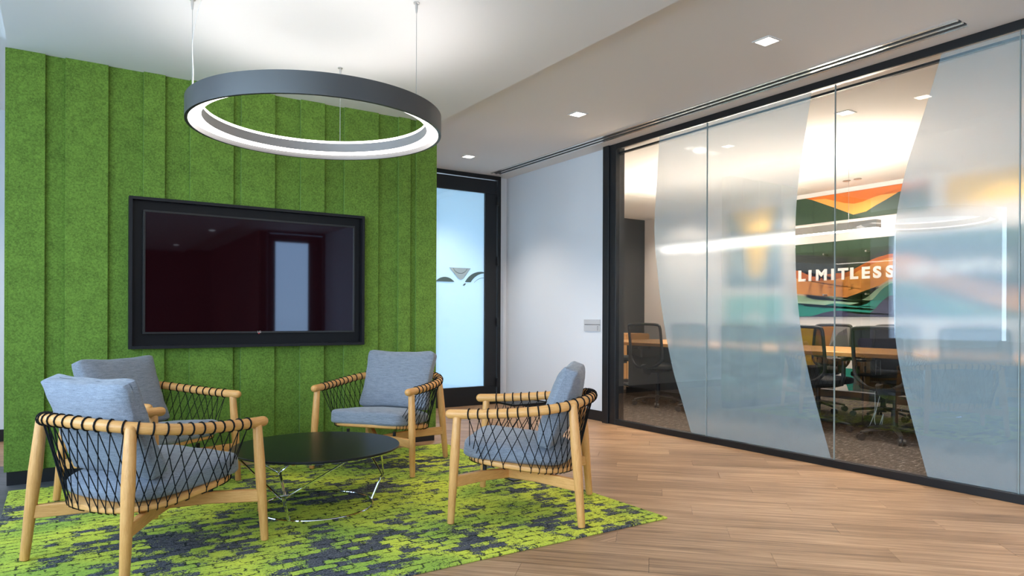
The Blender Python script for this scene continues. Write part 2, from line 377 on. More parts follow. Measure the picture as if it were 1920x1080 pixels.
# ------------------------------------------------------------------ room shell
XG, YB, CEIL, CLOUD = 4.576, 7.09, 2.75, 2.69           # glazed wall, back wall, ceiling, dropped ceiling
XF, YE = 8.56, 8.75                                     # far and end walls of the meeting room
YS = -9.0                                               # far end of the lounge behind the camera
# floor of the lounge with its planks
floor = struct(box('floor', MAT['slot'], WIN_X, XG + 0.02, -3.8, YB + 0.1, -0.05, -0.004))
box('subfloor', MAT['slot'], WIN_X, 3.45, YS, -3.8, -0.05, -0.004, floor)
def clip_poly(poly, f):
    out = []
    for i in range(len(poly)):
        a, b = poly[i - 1], poly[i]; fa, fb = f(a), f(b)
        if (fa >= 0) != (fb >= 0):
            t = fa / (fa - fb); out.append((a[0] + (b[0] - a[0]) * t, a[1] + (b[1] - a[1]) * t))
        if fb >= 0: out.append(b)
    return out
PW, PL, GAP = 0.18, 1.22, 0.0007
ux, uy = math.sqrt(.5), -math.sqrt(.5)                  # planks run diagonally
vx, vy = math.sqrt(.5), math.sqrt(.5)
RECT = [lambda p: p[0] - WIN_X, lambda p: XG - p[0], lambda p: p[1] - 1.2, lambda p: YB - p[1]]
GREY = lambda p: (p[0] < 0.55 and p[1] < 5.95)
n_planks = 0
far_bm = new_bm(); grey_bm = new_bm()
for i in range(-20, 60):
    off = (i * 0.437 % 1.0) * PL
    for j in range(-8, 10):
        s0, t0 = j * PL + off, i * PW
        c = [(s0 + GAP, t0 + GAP), (s0 + PL - GAP, t0 + GAP), (s0 + PL - GAP, t0 + PW - GAP), (s0 + GAP, t0 + PW - GAP)]
        w = [(ux * s + vx * t, uy * s + vy * t) for s, t in c]
        for r in RECT:
            if w: w = clip_poly(w, r)
        if len(w) < 3: continue
        ang = math.atan2(uy, ux); ca, sa = math.cos(-ang), math.sin(-ang)
        for zone, mat in ((lambda q: min(0.40 - q[0], 5.92 - q[1]), 'plank_grey'), (lambda q: q[0] - 0.40, 'plank'), (lambda q: q[1] - 5.92, 'plank')):
            if mat == 'plank_grey': p = clip_poly(clip_poly(w, lambda q: 0.40 - q[0]), lambda q: 5.92 - q[1]) if w else []
            else:
                p = clip_poly(w, zone)
                if zone((9, 0)) < 0 and p: p = clip_poly(p, lambda q: 0.40 - q[0])
            if len(p) < 3: continue
            cx_, cy_ = sum(q[0] for q in p) / len(p), sum(q[1] for q in p) / len(p)
            area = abs(sum(p[k - 1][0] * p[k][1] - p[k][0] * p[k - 1][1] for k in range(len(p)))) / 2
            if area < 0.002: continue
            loc = [((q[0] - cx_) * ca - (q[1] - cy_) * sa, (q[0] - cx_) * sa + (q[1] - cy_) * ca) for q in p]
            # only planks the photograph can show are single pieces
            dep = 0.5513 * cx_ + 0.8343 * cy_; lat = 0.8343 * cx_ - 0.5513 * cy_
            vis = dep > 1.9 and abs(lat) < 0.80 * dep + 0.5 and not (-0.1 < cx_ < 2.4 and 2.8 < cy_ < 4.8) and not (cx_ < 2.4 and cy_ > 5.6 and cx_ > -0.3)
            bm = new_bm(); prism(bm, loc, 2, -0.004, 0.0)
            if vis and n_planks < 290:
                o = obj('plank', bm, MAT[mat], floor, smooth=False)
                o.location = (cx_, cy_, 0); o.rotation_euler = (0, 0, ang); n_planks += 1
            else:
                bm.transform(Matrix.Translation((cx_, cy_, 0)) @ Matrix.Rotation(ang, 4, 'Z')); me = bpy.data.meshes.new('t'); bm.to_mesh(me); bm.free()
                (grey_bm if mat == 'plank_grey' else far_bm).from_mesh(me); bpy.data.meshes.remove(me)
o = obj('plank_field', grey_bm, MAT['plank_grey'], floor, smooth=False); o['kind'] = 'stuff'
bx(far_bm, WIN_X, XG, -3.8, 1.2, -0.004, 0.0); bx(far_bm, WIN_X, 3.45, YS, -3.8, -0.004, 0.0)
o = obj('plank_field', far_bm, MAT['plank'], floor, smooth=False); o['kind'] = 'stuff'
# meeting room carpet
struct(box('floor_carpet', MAT['carpet'], XG + 0.02, XF, -1.0, YE, -0.05, 0.0))
# ceilings
ceil = struct(box('ceiling', MAT['ceil'], WIN_X - 0.3, XF + 0.1, -3.8, YE + 0.1, CEIL, CEIL + 0.1))
struct(box('ceiling', MAT['ceil'], WIN_X - 0.3, 3.45, YS, -3.8, CEIL, CEIL + 0.1))
struct(box('ceiling_cloud', MAT['cloud'], -0.262, 2.672, YS + 0.11, 5.245, CLOUD, CEIL - 0.001), 'lower white ceiling plane above the lounge chairs')
# walls
struct(box('wall_back', MAT['white'], WIN_X - 0.2, 3.40, YB, YB + 0.15, 0, CEIL))
struct(box('wall_back', MAT['white'], 4.476, XF + 0.1, YB, YB + 0.15, 0, CEIL)) if False else None
struct(box('wall_right', MAT['white'], 4.60, 4.70, 5.222, YB + 0.15, 0, CEIL))
struct(box('wall_right', MAT['white'], 4.60, 4.70, -3.8, -0.6, 0, CEIL))
struct(box('wall_return', MAT['white'], 4.476, 4.60, YB, YB + 0.15, 0, CEIL))
struct(box('baseboard_right', MAT['black'], 4.588, 4.60, 5.222, YB, 0, 0.10))
struct(box('baseboard_back', MAT['black'], WIN_X, 3.40, YB - 0.012, YB, 0, 0.10))
struct(box('wall_far', MAT['conf_white'], XF, XF + 0.1, -1.0, YE, 0, CEIL))
struct(box('baseboard_far', MAT['black'], XF - 0.012, XF, -1.0, YE, 0, 0.10))
struct(box('wall_end', MAT['darkwall'], 4.70, XF, YE, YE + 0.1, 0, CEIL))
struct(box('wall_near', MAT['conf_white'], 4.70, XF, -1.1, -1.0, 0, CEIL))
struct(box('wall_side', MAT['conf_white'], 4.70, 4.76, 5.222, YE, 0, CEIL))
# lounge behind the camera: red-brown wall and a corridor end with a glazed door
struct(box('wall_front', MAT['maroon'], WIN_X, 3.30, YS, YS + 0.1, 0, CEIL))
struct(box('wall_front', MAT['maroon'], 3.30, 3.45, YS, -3.7, 0, CEIL))
# window wall on the left: sill wall, head, mullions and panes
win = struct_empty('window_1', 'long window band along the left side of the lounge')
box('sill_wall', MAT['white'], WIN_X - 0.2, WIN_X, YS, YB + 0.15, 0, 0.72, win)
box('head_panel', MAT['white'], WIN_X - 0.2, WIN_X, YS, YB + 0.15, 2.72, CEIL, win)
ys = [YS, -7.4, -5.8, -4.2, -2.6, -1.0, 0.6, 2.2, 4.08]
box('pier', MAT['white'], WIN_X - 0.2, WIN_X, 4.08, 4.42, 0.72, 2.72, win)
box('pier', MAT['white'], WIN_X - 0.2, WIN_X, 6.14, 6.52, 0.72, 2.72, win)
box('pier', MAT['white'], WIN_X - 0.2, WIN_X, 7.06, YB + 0.15, 0.72, 2.72, win)
for y in ys[1:-1]: box('mullion', MAT['white_plastic'], WIN_X - 0.14, WIN_X - 0.04, y - 0.03, y + 0.03, 0.72, 2.72, win)
for a, b in list(zip(ys, ys[1:])) + [(4.39, 6.17), (6.49, 7.09)]: box('pane', MAT['glass'], WIN_X - 0.10, WIN_X - 0.094, a + 0.03, b - 0.03, 0.72, 2.72, win)  # last opening, beside the back wall, added to let light into the passage
m = MAT['shade'] = bpy.data.materials.new('roller_shade_cloth'); n, l = nodes_of(m); n.clear()
o_ = n.new('ShaderNodeOutputMaterial'); mx = n.new('ShaderNodeMixShader'); td = n.new('ShaderNodeBsdfTranslucent'); df = n.new('ShaderNodeBsdfDiffuse')
td.inputs[0].default_value = df.inputs[0].default_value = (0.80, 0.82, 0.84, 1); mx.inputs[0].default_value = 0.5
l.new(df.outputs[0], mx.inputs[1]); l.new(td.outputs[0], mx.inputs[2]); l.new(mx.outputs[0], o_.inputs[0])
mx.inputs[0].default_value = 0.7
box('roller_shade', MAT['shade'], WIN_X - 0.06, WIN_X - 0.058, 4.50, 6.06, 0.722, 2.70, win)

# ------------------------------------------------------------------ green felt feature wall
YW = 5.215
fw = struct_empty('wall_feature', 'free-standing wall faced with vertical green felt boards')
box('wall_core', MAT['felt_back'], -0.258, 2.672, YW + 0.022, YW + 0.13, 0.08, CLOUD, fw)
box('black_plinth', MAT['black'], -0.262, 2.668, YW + 0.012, YW + 0.12, 0.0, 0.085, fw)
raised = [(-0.258, -0.072), (0.033, 0.270), (0.474, 0.605), (0.761, 1.047), (1.099, 1.338), (1.527, 1.711), (1.868, 2.152), (2.327, 2.434), (2.487, 2.676)]
for a, b in raised:
    box('felt_board', MAT['felt'], a, b, YW, YW + 0.022, 0.085, CLOUD, fw, bev=0.0015)
for (a0, a1), (b0, b1) in zip(raised, raised[1:]):
    box('recessed_felt_board', MAT['felt_back'], a1 + 0.001, b0 - 0.001, YW + 0.021, YW + 0.0235, 0.085, CLOUD, fw)
box('felt_edge', MAT['felt'], -0.276, -0.259, YW + 0.004, YW + 0.13, 0.085, CLOUD, fw)

# ------------------------------------------------------------------ back door (black frame, frosted glass)
def glazed_door(name, label, x0, x1, glx0, glx1, y, face, hinge_x, mirror=False):
    """face = -1: seen from smaller y"""
    d = struct_empty(name, label)
    f0, f1 = sorted((y, y + face * 0.07))
    def P(nm, a, b, c, dd, m=MAT['black'], yy=None, bev=0.002):
        a_, b_ = yy or (f0, f1); return box(nm, m, a, b, a_, b_, c, dd, d, bev)
    P('frame_head', x0, x1, 2.70, 2.748); P('frame_jamb', x0, x0 + 0.045, 0, 2.70); P('frame_jamb', x1 - 0.045, x1, 0, 2.70)
    l0, l1 = sorted((y + face * 0.01, y + face * 0.055)); lf = (l0, l1)
    P('top_rail', x0 + 0.052, x1 - 0.052, 2.532, 2.692, yy=lf); P('bottom_rail', x0 + 0.052, x1 - 0.052, 0.0015, 0.222, yy=lf)
    P('stile', x0 + 0.052, glx0, 0.222, 2.532, yy=lf); P('stile', glx1, x1 - 0.052, 0.222, 2.532, yy=lf)
    g = (y + face * 0.03 - 0.003, y + face * 0.03 + 0.003)
    box('glass_pane', MAT['glass'], glx0, glx1, g[0], g[1], 0.222, 2.532, d)
    for z in (2.448, 1.723, 0.989, 0.26):
        bm = new_bm(); yy = y + face * 0.075; rod(bm, (hinge_x, yy, z - 0.055), (hinge_x, yy, z + 0.055), 0.011, sides=10)
        bx(bm, hinge_x - 0.016, hinge_x + 0.016, min(yy, y), max(yy, y), z - 0.05, z + 0.05)
        obj('hinge', bm, MAT['black'], d)
    return d, g
door, g = glazed_door('door_1', 'black framed glazed door with frosted film at the back', 3.40, 4.474, 3.60, 4.262, YB, -1, 4.428)
# film with clear cut-outs standing in as grey shapes printed on it
box('frosted_film', MAT['door_film'], 3.60, 4.262, g[1] + 0.0005, g[1] + 0.002, 0.222, 2.532, door)
def arc_pts(p0, pm, p1, n=14):
    (x1, y1), (x2, y2), (x3, y3) = p0, pm, p1
    D = 2 * (x1 * (y2 - y3) + x2 * (y3 - y1) + x3 * (y1 - y2))
    ux_ = ((x1 * x1 + y1 * y1) * (y2 - y3) + (x2 * x2 + y2 * y2) * (y3 - y1) + (x3 * x3 + y3 * y3) * (y1 - y2)) / D
    uy_ = ((x1 * x1 + y1 * y1) * (x3 - x2) + (x2 * x2 + y2 * y2) * (x1 - x3) + (x3 * x3 + y3 * y3) * (x2 - x1)) / D
    r = math.hypot(x1 - ux_, y1 - uy_); a0 = math.atan2(y1 - uy_, x1 - ux_); a1 = math.atan2(y3 - uy_, x3 - ux_); am = math.atan2(y2 - uy_, x2 - ux_)
    def norm(a, b):
        while a - b > PI: a -= 2 * PI
        while a - b < -PI: a += 2 * PI
        return a
    am = norm(am, a0); a1 = norm(a1, am)
    return [(ux_ + r * math.cos(a0 + (a1 - a0) * k / n), uy_ + r * math.sin(a0 + (a1 - a0) * k / n)) for k in range(n + 1)]
INK['decal'] = pbr('decal_grey_green', (0.10, 0.16, 0.16), 0.5)
INK['decal2'] = pbr('decal_pale', (0.42, 0.56, 0.64), 0.5)
def decal(name, poly, mat):
    bm = new_bm(); prism(bm, poly, 1, g[0] - 0.0018, g[0] - 0.0006); obj(name, bm, mat, door, smooth=False)
decal('printed_arc', arc_pts((3.61, 1.457), (3.733, 1.512), (3.856, 1.457)), INK['decal'])
decal('printed_arc', arc_pts((3.995, 1.459), (4.10, 1.56), (4.262, 1.586)) + arc_pts((4.262, 1.572), (4.15, 1.535), (4.075, 1.459)), INK['decal'])
decal('printed_dash', [(3.965, 1.418), (3.985, 1.440), (4.007, 1.447), (4.003, 1.430), (3.988, 1.417)], INK['decal'])
decal('printed_wedge', [(3.785, 1.625), (3.86, 1.55), (3.905, 1.50), (3.94, 1.484), (3.975, 1.50), (4.01, 1.55), (4.075, 1.625)], INK['decal2'])
decal('printed_line', arc_pts((3.835, 1.622), (3.932, 1.556), (4.028, 1.618)) + arc_pts((4.023, 1.618), (3.932, 1.561), (3.840, 1.622)), INK['decal'])
decal('printed_line', arc_pts((4.12, 1.457), (4.18, 1.502), (4.262, 1.52)) + arc_pts((4.262, 1.515), (4.183, 1.498), (4.124, 1.457)), INK['decal'])
struct(box('wall_over_door', MAT['white'], 3.40, 4.476, YB + 0.001, YB + 0.15, 2.748, CEIL))
# a like door at the corridor end behind the camera (seen mirrored in the screen)
door2, g2 = glazed_door('door_2', 'black framed glazed door behind the camera', 3.45, 4.60, 3.60, 4.262, -3.7, 1, 4.43)

# ------------------------------------------------------------------ glazed partition with frosted film
gw = struct_empty('wall_glass', 'black framed glass partition of the meeting room')
Y_END = -0.6
box('frame_post', MAT['black'], 4.545, 4.66, 5.045, 5.222, 0, CEIL, gw, 0.002)
box('post_bead', MAT['black'], 4.530, 4.545, 5.135, 5.222, 0, CEIL, gw, 0.002)
box('frame_head', MAT['black'], 4.548, 4.566, Y_END, 5.222, 2.698, CEIL, gw)
box('head_track', MAT['brushed'], 4.566, 4.640, Y_END, 5.05, 2.715, CEIL, gw)
box('head_bead', MAT['black'], 4.586, 4.612, Y_END, 5.05, 2.655, 2.672, gw)
box('frame_sill', MAT['black'], 4.548, 4.615, Y_END, 5.05, 0, 0.052, gw, 0.002)
seams = [5.05, 3.937, 2.790, 1.672, 0.52, Y_END]
panes = []
for a, b in zip(seams, seams[1:]):
    panes.append(box('glass_pane', MAT['glass'], XG - 0.006, XG + 0.006, b + 0.002, a - 0.002, 0.052, 2.715, gw))
MAT['rail'] = pbr('pale_aluminium_rail', (0.86, 0.85, 0.83), 0.22, 0.85)
MAT['seam'] = pbr('glass_edge_seal', (0.30, 0.36, 0.36), 0.25)
for y in seams[1:-1]:
    box('glass_joint', MAT['seam'], XG - 0.007, XG + 0.007, y - 0.002, y + 0.002, 0.052, 2.70, gw)
A_l = [(4.497, 2.734), (4.547, 2.107), (4.559, 1.863), (4.545, 1.665), (4.462, 1.125), (4.329, 0.6), (4.201, 0.281), (4.103, 0.037)]
A_r = [(2.974, 2.734), (3.037, 2.372), (3.084, 2.065), (3.105, 1.83), (3.108, 1.553), (3.089, 1.195), (3.039, 0.84), (2.96, 0.513), (2.814, 0.037)]
B_l = [(2.085, 2.734), (2.187, 2.392), (2.277, 2.123), (2.334, 1.909), (2.374, 1.67), (2.39, 1.391), (2.385, 1.145), (2.364, 0.866), (2.305, 0.557), (2.165, 0.037)]
B_r = [(y - 1.58, z) for y, z in A_r]
def curve_at(c, z):
    pts = sorted([(zz, yy) for yy, zz in c])
    # smooth Hermite through the points
    for k in range(len(pts) - 1):
        if pts[k][0] <= z <= pts[k + 1][0]:
            def sl(i):
                i0, i1 = max(0, i - 1), min(len(pts) - 1, i + 1); return (pts[i1][1] - pts[i0][1]) / (pts[i1][0] - pts[i0][0])
            h = pts[k + 1][0] - pts[k][0]; t = (z - pts[k][0]) / h
            return ((2 * t ** 3 - 3 * t * t + 1) * pts[k][1] + (t ** 3 - 2 * t * t + t) * h * sl(k) + (-2 * t ** 3 + 3 * t * t) * pts[k + 1][1] + (t ** 3 - t * t) * h * sl(k + 1))
    return pts[0][1] if z < pts[0][0] else pts[-1][1]
for lc, rc in ((A_l, A_r), (B_l, B_r)):
    for pi, (pa, pb) in enumerate(zip(seams, seams[1:])):
        rows = []
        for k in range(61):
            z = 0.053 + (2.70 - 0.053) * k / 60
            y1 = min(curve_at(lc, z), pa - 0.003); y0 = max(curve_at(rc, z), pb + 0.003)
            rows.append((z, y0, max(y1, y0)))
        if not any(y1 - y0 > 0.002 for z, y0, y1 in rows): continue
        bm = new_bm(); x0, x1 = XG + 0.0065, XG + 0.0085
        grid = [[bm.verts.new((x, y, z)) for x, y in ((x0, y0), (x0, y1), (x1, y1), (x1, y0))] for z, y0, y1 in rows if y1 - y0 > 0.001]
        for a, b in zip(grid, grid[1:]):
            for q in range(4): bm.faces.new((a[q], a[(q + 1) % 4], b[(q + 1) % 4], b[q]))
        bm.faces.new(grid[0]); bm.faces.new(grid[-1][::-1])
        obj('frosted_film', bm, MAT['film'], panes[pi], smooth=False)

# room sign on the white wall
t = thing('room_sign', 'pale grey two-part room sign on white wall left of the glass partition', 'sign', (4.60, 5.455, 0.968))
box('upper_plate', MAT['sign_grey'], -0.010, 0, -0.127, 0.127, 0.008, 0.060, t, 0.001)
box('lower_plate', MAT['sign_grey'], -0.010, 0, -0.127, 0.127, -0.060, 0.003, t, 0.001)
box('backing_plate', MAT['black'], -0.004, 0, -0.124, 0.124, -0.058, 0.058, t)
MAT['mark'] = pbr('grey_print', (0.22, 0.22, 0.24), 0.5)
for z in (-0.012, -0.028, -0.044): box('printed_mark', MAT['mark'], -0.0106, -0.0098, -0.105, -0.085, z - 0.004, z + 0.004, t)
# black plate of the meeting room, end wall
# ------------------------------------------------------------------ downlights and slot diffuser
def downlight_parts(root):
    bm = new_bm(); s, w = 0.062, 0.012
    for a in ((-s, s, -s, -s + w), (-s, s, s - w, s), (-s, -s + w, -s + w, s - w), (s - w, s, -s + w, s - w)): bx(bm, a[0], a[1], a[2], a[3], -0.006, 0.0)
    obj('trim_frame', bm, MAT['white_plastic'], root, smooth=False)
    box('lens', MAT['down'], -s + w, s - w, -s + w, s - w, -0.003, -0.0005, root)
def spot(loc, watt, parent, col=WARM, size=1.9):
    l = bpy.data.lights.new('downlight_beam', 'SPOT'); l.energy = watt; l.color = col; l.spot_size = size; l.spot_blend = 0.9; l.shadow_soft_size = 0.05
    o = bpy.data.objects.new('downlight_beam', l); COL.objects.link(o); o.location = loc; o.parent = parent
first = None
DL = [((3.62, 2.655, CEIL), 'square downlight in the corridor ceiling, nearest the camera', 1), ((3.62, 4.49, CEIL), 'square downlight in the corridor ceiling, middle one of three', 1),
      ((3.62, 6.325, CEIL), 'square downlight in the corridor ceiling, just before the back door', 1),
      ((5.42, 3.218, CEIL), 'square downlight in the meeting room, behind the clear strip of glass', 2), ((5.414, 4.756, CEIL), 'square downlight in the meeting room, behind the left frosted film', 2),
      ((3.62, 0.82, CEIL), 'square downlight in the corridor ceiling, out of view beside camera', 1), ((2.45, -3.8, CLOUD), 'square downlight in the low ceiling behind the camera', 1),
      ((2.27, -7.2, CLOUD), 'square downlight in the low ceiling far behind the camera', 1), ((-1.2, 6.25, CEIL), 'added downlight brightening the passage behind the green wall, out of view', 1), ((5.42, 1.6, CEIL), 'square downlight in the meeting room, out of view on the right', 2)]  # lamp behind the green wall is added to brighten the passage
for loc, lab, kind in DL:
    if first is None:
        first = thing('downlight', lab, 'ceiling light', loc, 0, 'square downlights'); downlight_parts(first); d_ = first
    else: d_ = dup(first, loc, 0, lab, 'square downlights')
    spot((0, 0, -0.03), DOWNLIGHT_W if kind == 1 else CONF_DOWN_W, d_)
first = None
for y, lab in ((4.72, 'small twin ceiling spotlight seen just above the orange mural'), (6.24, 'added twin ceiling spotlight brightening the mural behind left film'), (7.77, 'small twin ceiling spotlight near the dark end wall'), (3.20, 'added twin ceiling spotlight brightening the mural behind right film')):  # both spotlights behind the films are added to brighten the mural
    if first is None:
        first = t = thing('ceiling_spotlight', lab, 'ceiling light', (8.10, y, CEIL), 0, 'twin spotlights washing the mural')
        for dy in (-0.07, 0.07):
            bm = new_bm(); disc(bm, 0.045, -0.012, 0, 20, (0, dy), 0.004); obj('spotlight_rim', bm, MAT['steel'], t)
    else: t = dup(first, (8.10, y, CEIL), 0, lab, 'twin spotlights washing the mural')
    spot((0, 0, -0.03), 45.0, t, WARM, 2.6)
t = thing('slot_diffuser', 'long white double-slot air diffuser in ceiling beside the glass partition', 'air vent', (4.31, 0, CEIL))
for a, b in ((1.859, 3.708), (3.712, 4.994), (4.998, 6.886)):
    sec = box('diffuser_section', MAT['rail'], -0.072, -0.050, a, b, -0.010, 0.0, t)
    box('rail', MAT['rail'], -0.013, 0.013, a, b, -0.010, 0, sec); box('rail', MAT['rail'], 0.050, 0.072, a, b, -0.010, 0, sec)
    box('dark_slot', MAT['slot'], -0.050, -0.013, a, b, -0.002, 0, sec); box('dark_slot', MAT['slot'], 0.013, 0.050, a, b, -0.002, 0, sec)

# ------------------------------------------------------------------ ring pendant
rc = (1.215, 3.81); RO, RI, RZ, RH = 0.682, 0.600, 2.08, 0.108
ring = thing('ring_pendant', 'large graphite ring pendant lamp hanging over the lounge chairs', 'pendant lamp', (rc[0], rc[1], RZ))
bm = new_bm(); lathe(bm, [(RO - 0.016, 0.0), (RO, 0.0), (RO, RH), (RO - 0.016, RH), (RO - 0.016, 0.0)], 128); obj('outer_band', bm, MAT['ring'], ring)
bm = new_bm(); lathe(bm, [(RI, 0.034), (RI, 0.088), (RI + 0.008, 0.088), (RI + 0.008, 0.034), (RI, 0.034)], 128); obj('inner_band', bm, MAT['ring_in'], ring)
bm = new_bm(); lathe(bm, [(RI + 0.002, 0.028), (RO - 0.016, 0.028), (RO - 0.016, 0.034), (RI + 0.002, 0.034), (RI + 0.002, 0.028)], 128); obj('led_diffuser', bm, MAT['led'], ring)
bm = new_bm(); lathe(bm, [(RI, 0.089), (RI + 0.010, 0.089), (RI + 0.010, 0.103), (RI, 0.103), (RI, 0.089)], 128); obj('led_strip', bm, MAT['led'], ring)
bm = new_bm(); lathe(bm, [(RI + 0.012, 0.100), (RO - 0.012, 0.100), (RO - 0.012, 0.104), (RI + 0.012, 0.104), (RI + 0.012, 0.100)], 128); obj('uplight_diffuser', bm, MAT['led_up'], ring)
for x, y in ((0.574, 3.881), (1.547, 4.407), (1.556, 3.271)):
    px_, py_ = x - rc[0], y - rc[1]
    bm = new_bm(); rod(bm, (px_, py_, 0.10), (px_, py_, CLOUD - RZ - 0.03), 0.0016, sides=6); obj('suspension_cable', bm, MAT['steel'], ring)
    bm = new_bm(); lathe(bm, [(1e-4, CLOUD - RZ - 0.055), (0.004, CLOUD - RZ - 0.055), (0.007, CLOUD - RZ - 0.03), (0.007, CLOUD - RZ - 0.008), (0.016, CLOUD - RZ - 0.006), (0.016, CLOUD - RZ), (1e-4, CLOUD - RZ)], 16, (px_, py_, 0)); obj('ceiling_gripper', bm, MAT['steel'], ring)
bm = new_bm(); tube(bm, catmull([(-0.641, 0.071, 0.1), (-0.636, 0.066, 0.22), (-0.640, 0.068, 0.38), (-0.622, 0.062, 0.52), (-0.600, 0.05, CLOUD - RZ)], 6), 0.0026, 6); obj('power_cord', bm, MAT['white_plastic'], ring)

# ------------------------------------------------------------------ television in its wall box
YT = YW - 0.055
tv = thing('television', 'wide black flat television inside a black wall box on green felt wall', 'television', (1.21, YW, 1.33))
def K(x): return x - 1.21
bm = new_bm()
s = YT / YW
X0, X1, Z0, Z1 = 0.391 * s, 2.037 * s, 1.05 + (0.825 - 1.05) * s, 1.05 + (1.849 - 1.05) * s
LIP = 0.020
for a in ((X0, X1, Z0, Z0 + LIP), (X0, X1, Z1 - LIP, Z1), (X0, X0 + LIP, Z0 + LIP, Z1 - LIP), (X1 - LIP, X1, Z0 + LIP, Z1 - LIP)):
    bx(bm, a[0] - 1.21, a[1] - 1.21, YT - YW, 0.012, a[2] - 1.33, a[3] - 1.33)
obj('box_frame', bm, pbr('dark_grey_frame', (0.010, 0.010, 0.012), 0.45, spec=0.3), tv, smooth=False)
box('box_back', MAT['black_gloss'], X0 + 0.01 - 1.21, X1 - 0.01 - 1.21, -0.012, 0.0, Z0 + 0.01 - 1.33, Z1 - 0.01 - 1.33, tv)
T0, T1, U0, U1 = 0.470, 1.938, 0.926, 1.757
bm = new_bm(); bz = 0.014
for a in ((T0, T1, U0, U0 + bz), (T0, T1, U1 - bz, U1), (T0, T0 + bz, U0 + bz, U1 - bz), (T1 - bz, T1, U0 + bz, U1 - bz)):
    bx(bm, a[0] - 1.21, a[1] - 1.21, -0.046, 0.0, a[2] - 1.33, a[3] - 1.33, 0.0015)
obj('screen_bezel', bm, pbr('bezel_grey', (0.018, 0.017, 0.017), 0.35, spec=0.4), tv, smooth=False)
box('screen', MAT['screen'], T0 + bz - 1.21, T1 - bz - 1.21, -0.043, -0.002, U0 + bz - 1.33, U1 - bz - 1.33, tv)
def text_mesh(body, size, extrude, offset=0.0, spacing=1.0):
    cu = bpy.data.curves.new('txt', 'FONT'); cu.body = body; cu.size = size; cu.extrude = extrude; cu.offset = offset; cu.space_character = spacing
    o = bpy.data.objects.new('txt', cu); COL.objects.link(o); bpy.context.view_layer.update()
    me = bpy.data.meshes.new_from_object(o.evaluated_get(bpy.context.evaluated_depsgraph_get())); bpy.data.objects.remove(o); bpy.data.curves.remove(cu)
    return me
me = text_mesh('LG', 0.020, 0.0006, 0.0004); o = obj('logo', me, emit('logo_lit', (0.9, 0.8, 0.85), 0.35), tv, smooth=False)
o.rotation_euler = (PI / 2, 0, 0); o.location = (1.205 - 1.21, -0.0468, U0 + 0.001 - 1.33 + 0.001)
box('standby_light', emit('standby_red', (0.8, 0.05, 0.06), 0.5), 1.213 - 1.21, 1.219 - 1.21, -0.046, -0.040, U0 - 0.005 - 1.33, U0 + 0.0005 - 1.33, tv)

# ------------------------------------------------------------------ rug
rug = tag(box('area_rug', MAT['rug'], -1.45, 1.45, -1.245, 1.245, 0.0005, 0.009, bev=0.002), 'lime green and charcoal patterned rug under the lounge chairs', 'rug')
rug.location = (1.207, 3.785, 0)

# ------------------------------------------------------------------ lounge chairs
def cushion_mesh(name, sx, sy, sz, p=7.0, crown=0.0, pinch=0.0, ears=0.0, seed=1, N=14, wr=0.004, p_back=None):
    bm = new_bm(); bmesh.ops.create_cube(bm, size=2.0); bmesh.ops.subdivide_edges(bm, edges=bm.edges[:], cuts=N, use_grid_fill=True)
    rr = random.Random(seed); ph = [rr.uniform(0, 6.28) for _ in range(8)]
    for v in bm.verts:
        q = v.co.copy(); pe = p if p_back is None else p_back + (p - p_back) * min(1, max(0, q.y + 0.5)); nrm = (abs(q.x) ** pe + abs(q.y) ** pe + abs(q.z) ** pe) ** (1 / pe); q /= nrm
        ex = max(abs(q.x), abs(q.y)); f = 1 - pinch * ex ** 5
        c = crown * (1 - q.x * q.x) * (1 - q.y * q.y)
        ear = 1 + ears * (abs(q.x) * abs(q.y)) ** 3
        side = 1 - 0.05 * ears * 4 * (1 - (abs(q.x) * abs(q.y)))
        x = q.x * sx * ear * side; y = q.y * sy * ear * side; z = q.z * (sz * f) + (c if q.z > 0 else -c * 0.4)
        w = wr * (math.sin(9 * q.x + 5 * q.y + ph[0]) + 0.7 * math.sin(15 * q.y - 7 * q.x + ph[1]) + 0.5 * math.sin(21 * q.x + 13 * q.z + ph[2])) * (0.35 + ex ** 3)
        v.co = (x, y, z + w * (1 if q.z > 0 else -0.6))
    return bm
def arm_path():
    half = [(.352, .352, .549), (.360, .22, .552), (.366, .08, .559), (.364, -.06, .570), (.346, -.165, .582), (.298, -.258, .596), (.215, -.322, .608), (.11, -.356, .615), (0, -.366, .618)]
    return half + [(-x, y, z) for x, y, z in half[-2::-1]]
AP = catmull(arm_path(), 8)
def arclen(P):
    L = [0.0]
    for a, b in zip(P, P[1:]): L.append(L[-1] + (b - a).length)
    return L
def at_len(P, L, s):
    s = max(0, min(L[-1], s))
    for k in range(len(P) - 1):
        if L[k + 1] >= s:
            t = (s - L[k]) / max(1e-9, L[k + 1] - L[k]); return P[k].lerp(P[k + 1], t), (P[k + 1] - P[k]).normalized()
    return P[-1], (P[-1] - P[-2]).normalized()
def tray_z(y): return 0.235 + 0.062 * ((y + 0.30) / 0.60) ** 1.3 if y > -0.30 else 0.235
def tray_pt(a):
    c, s_ = math.cos(a), math.sin(a); e_ = 0.72 if s_ < 0 else 0.72 - 0.22 * min(1, s_ * 3)
    x = 0.292 * math.copysign(abs(c) ** e_, c) * (1.0 - 0.10 * (s_ < 0) * abs(s_) ** 2); y = 0.0 + 0.285 * math.copysign(abs(s_) ** e_, s_)
    return Vector((x, y, tray_z(y)))
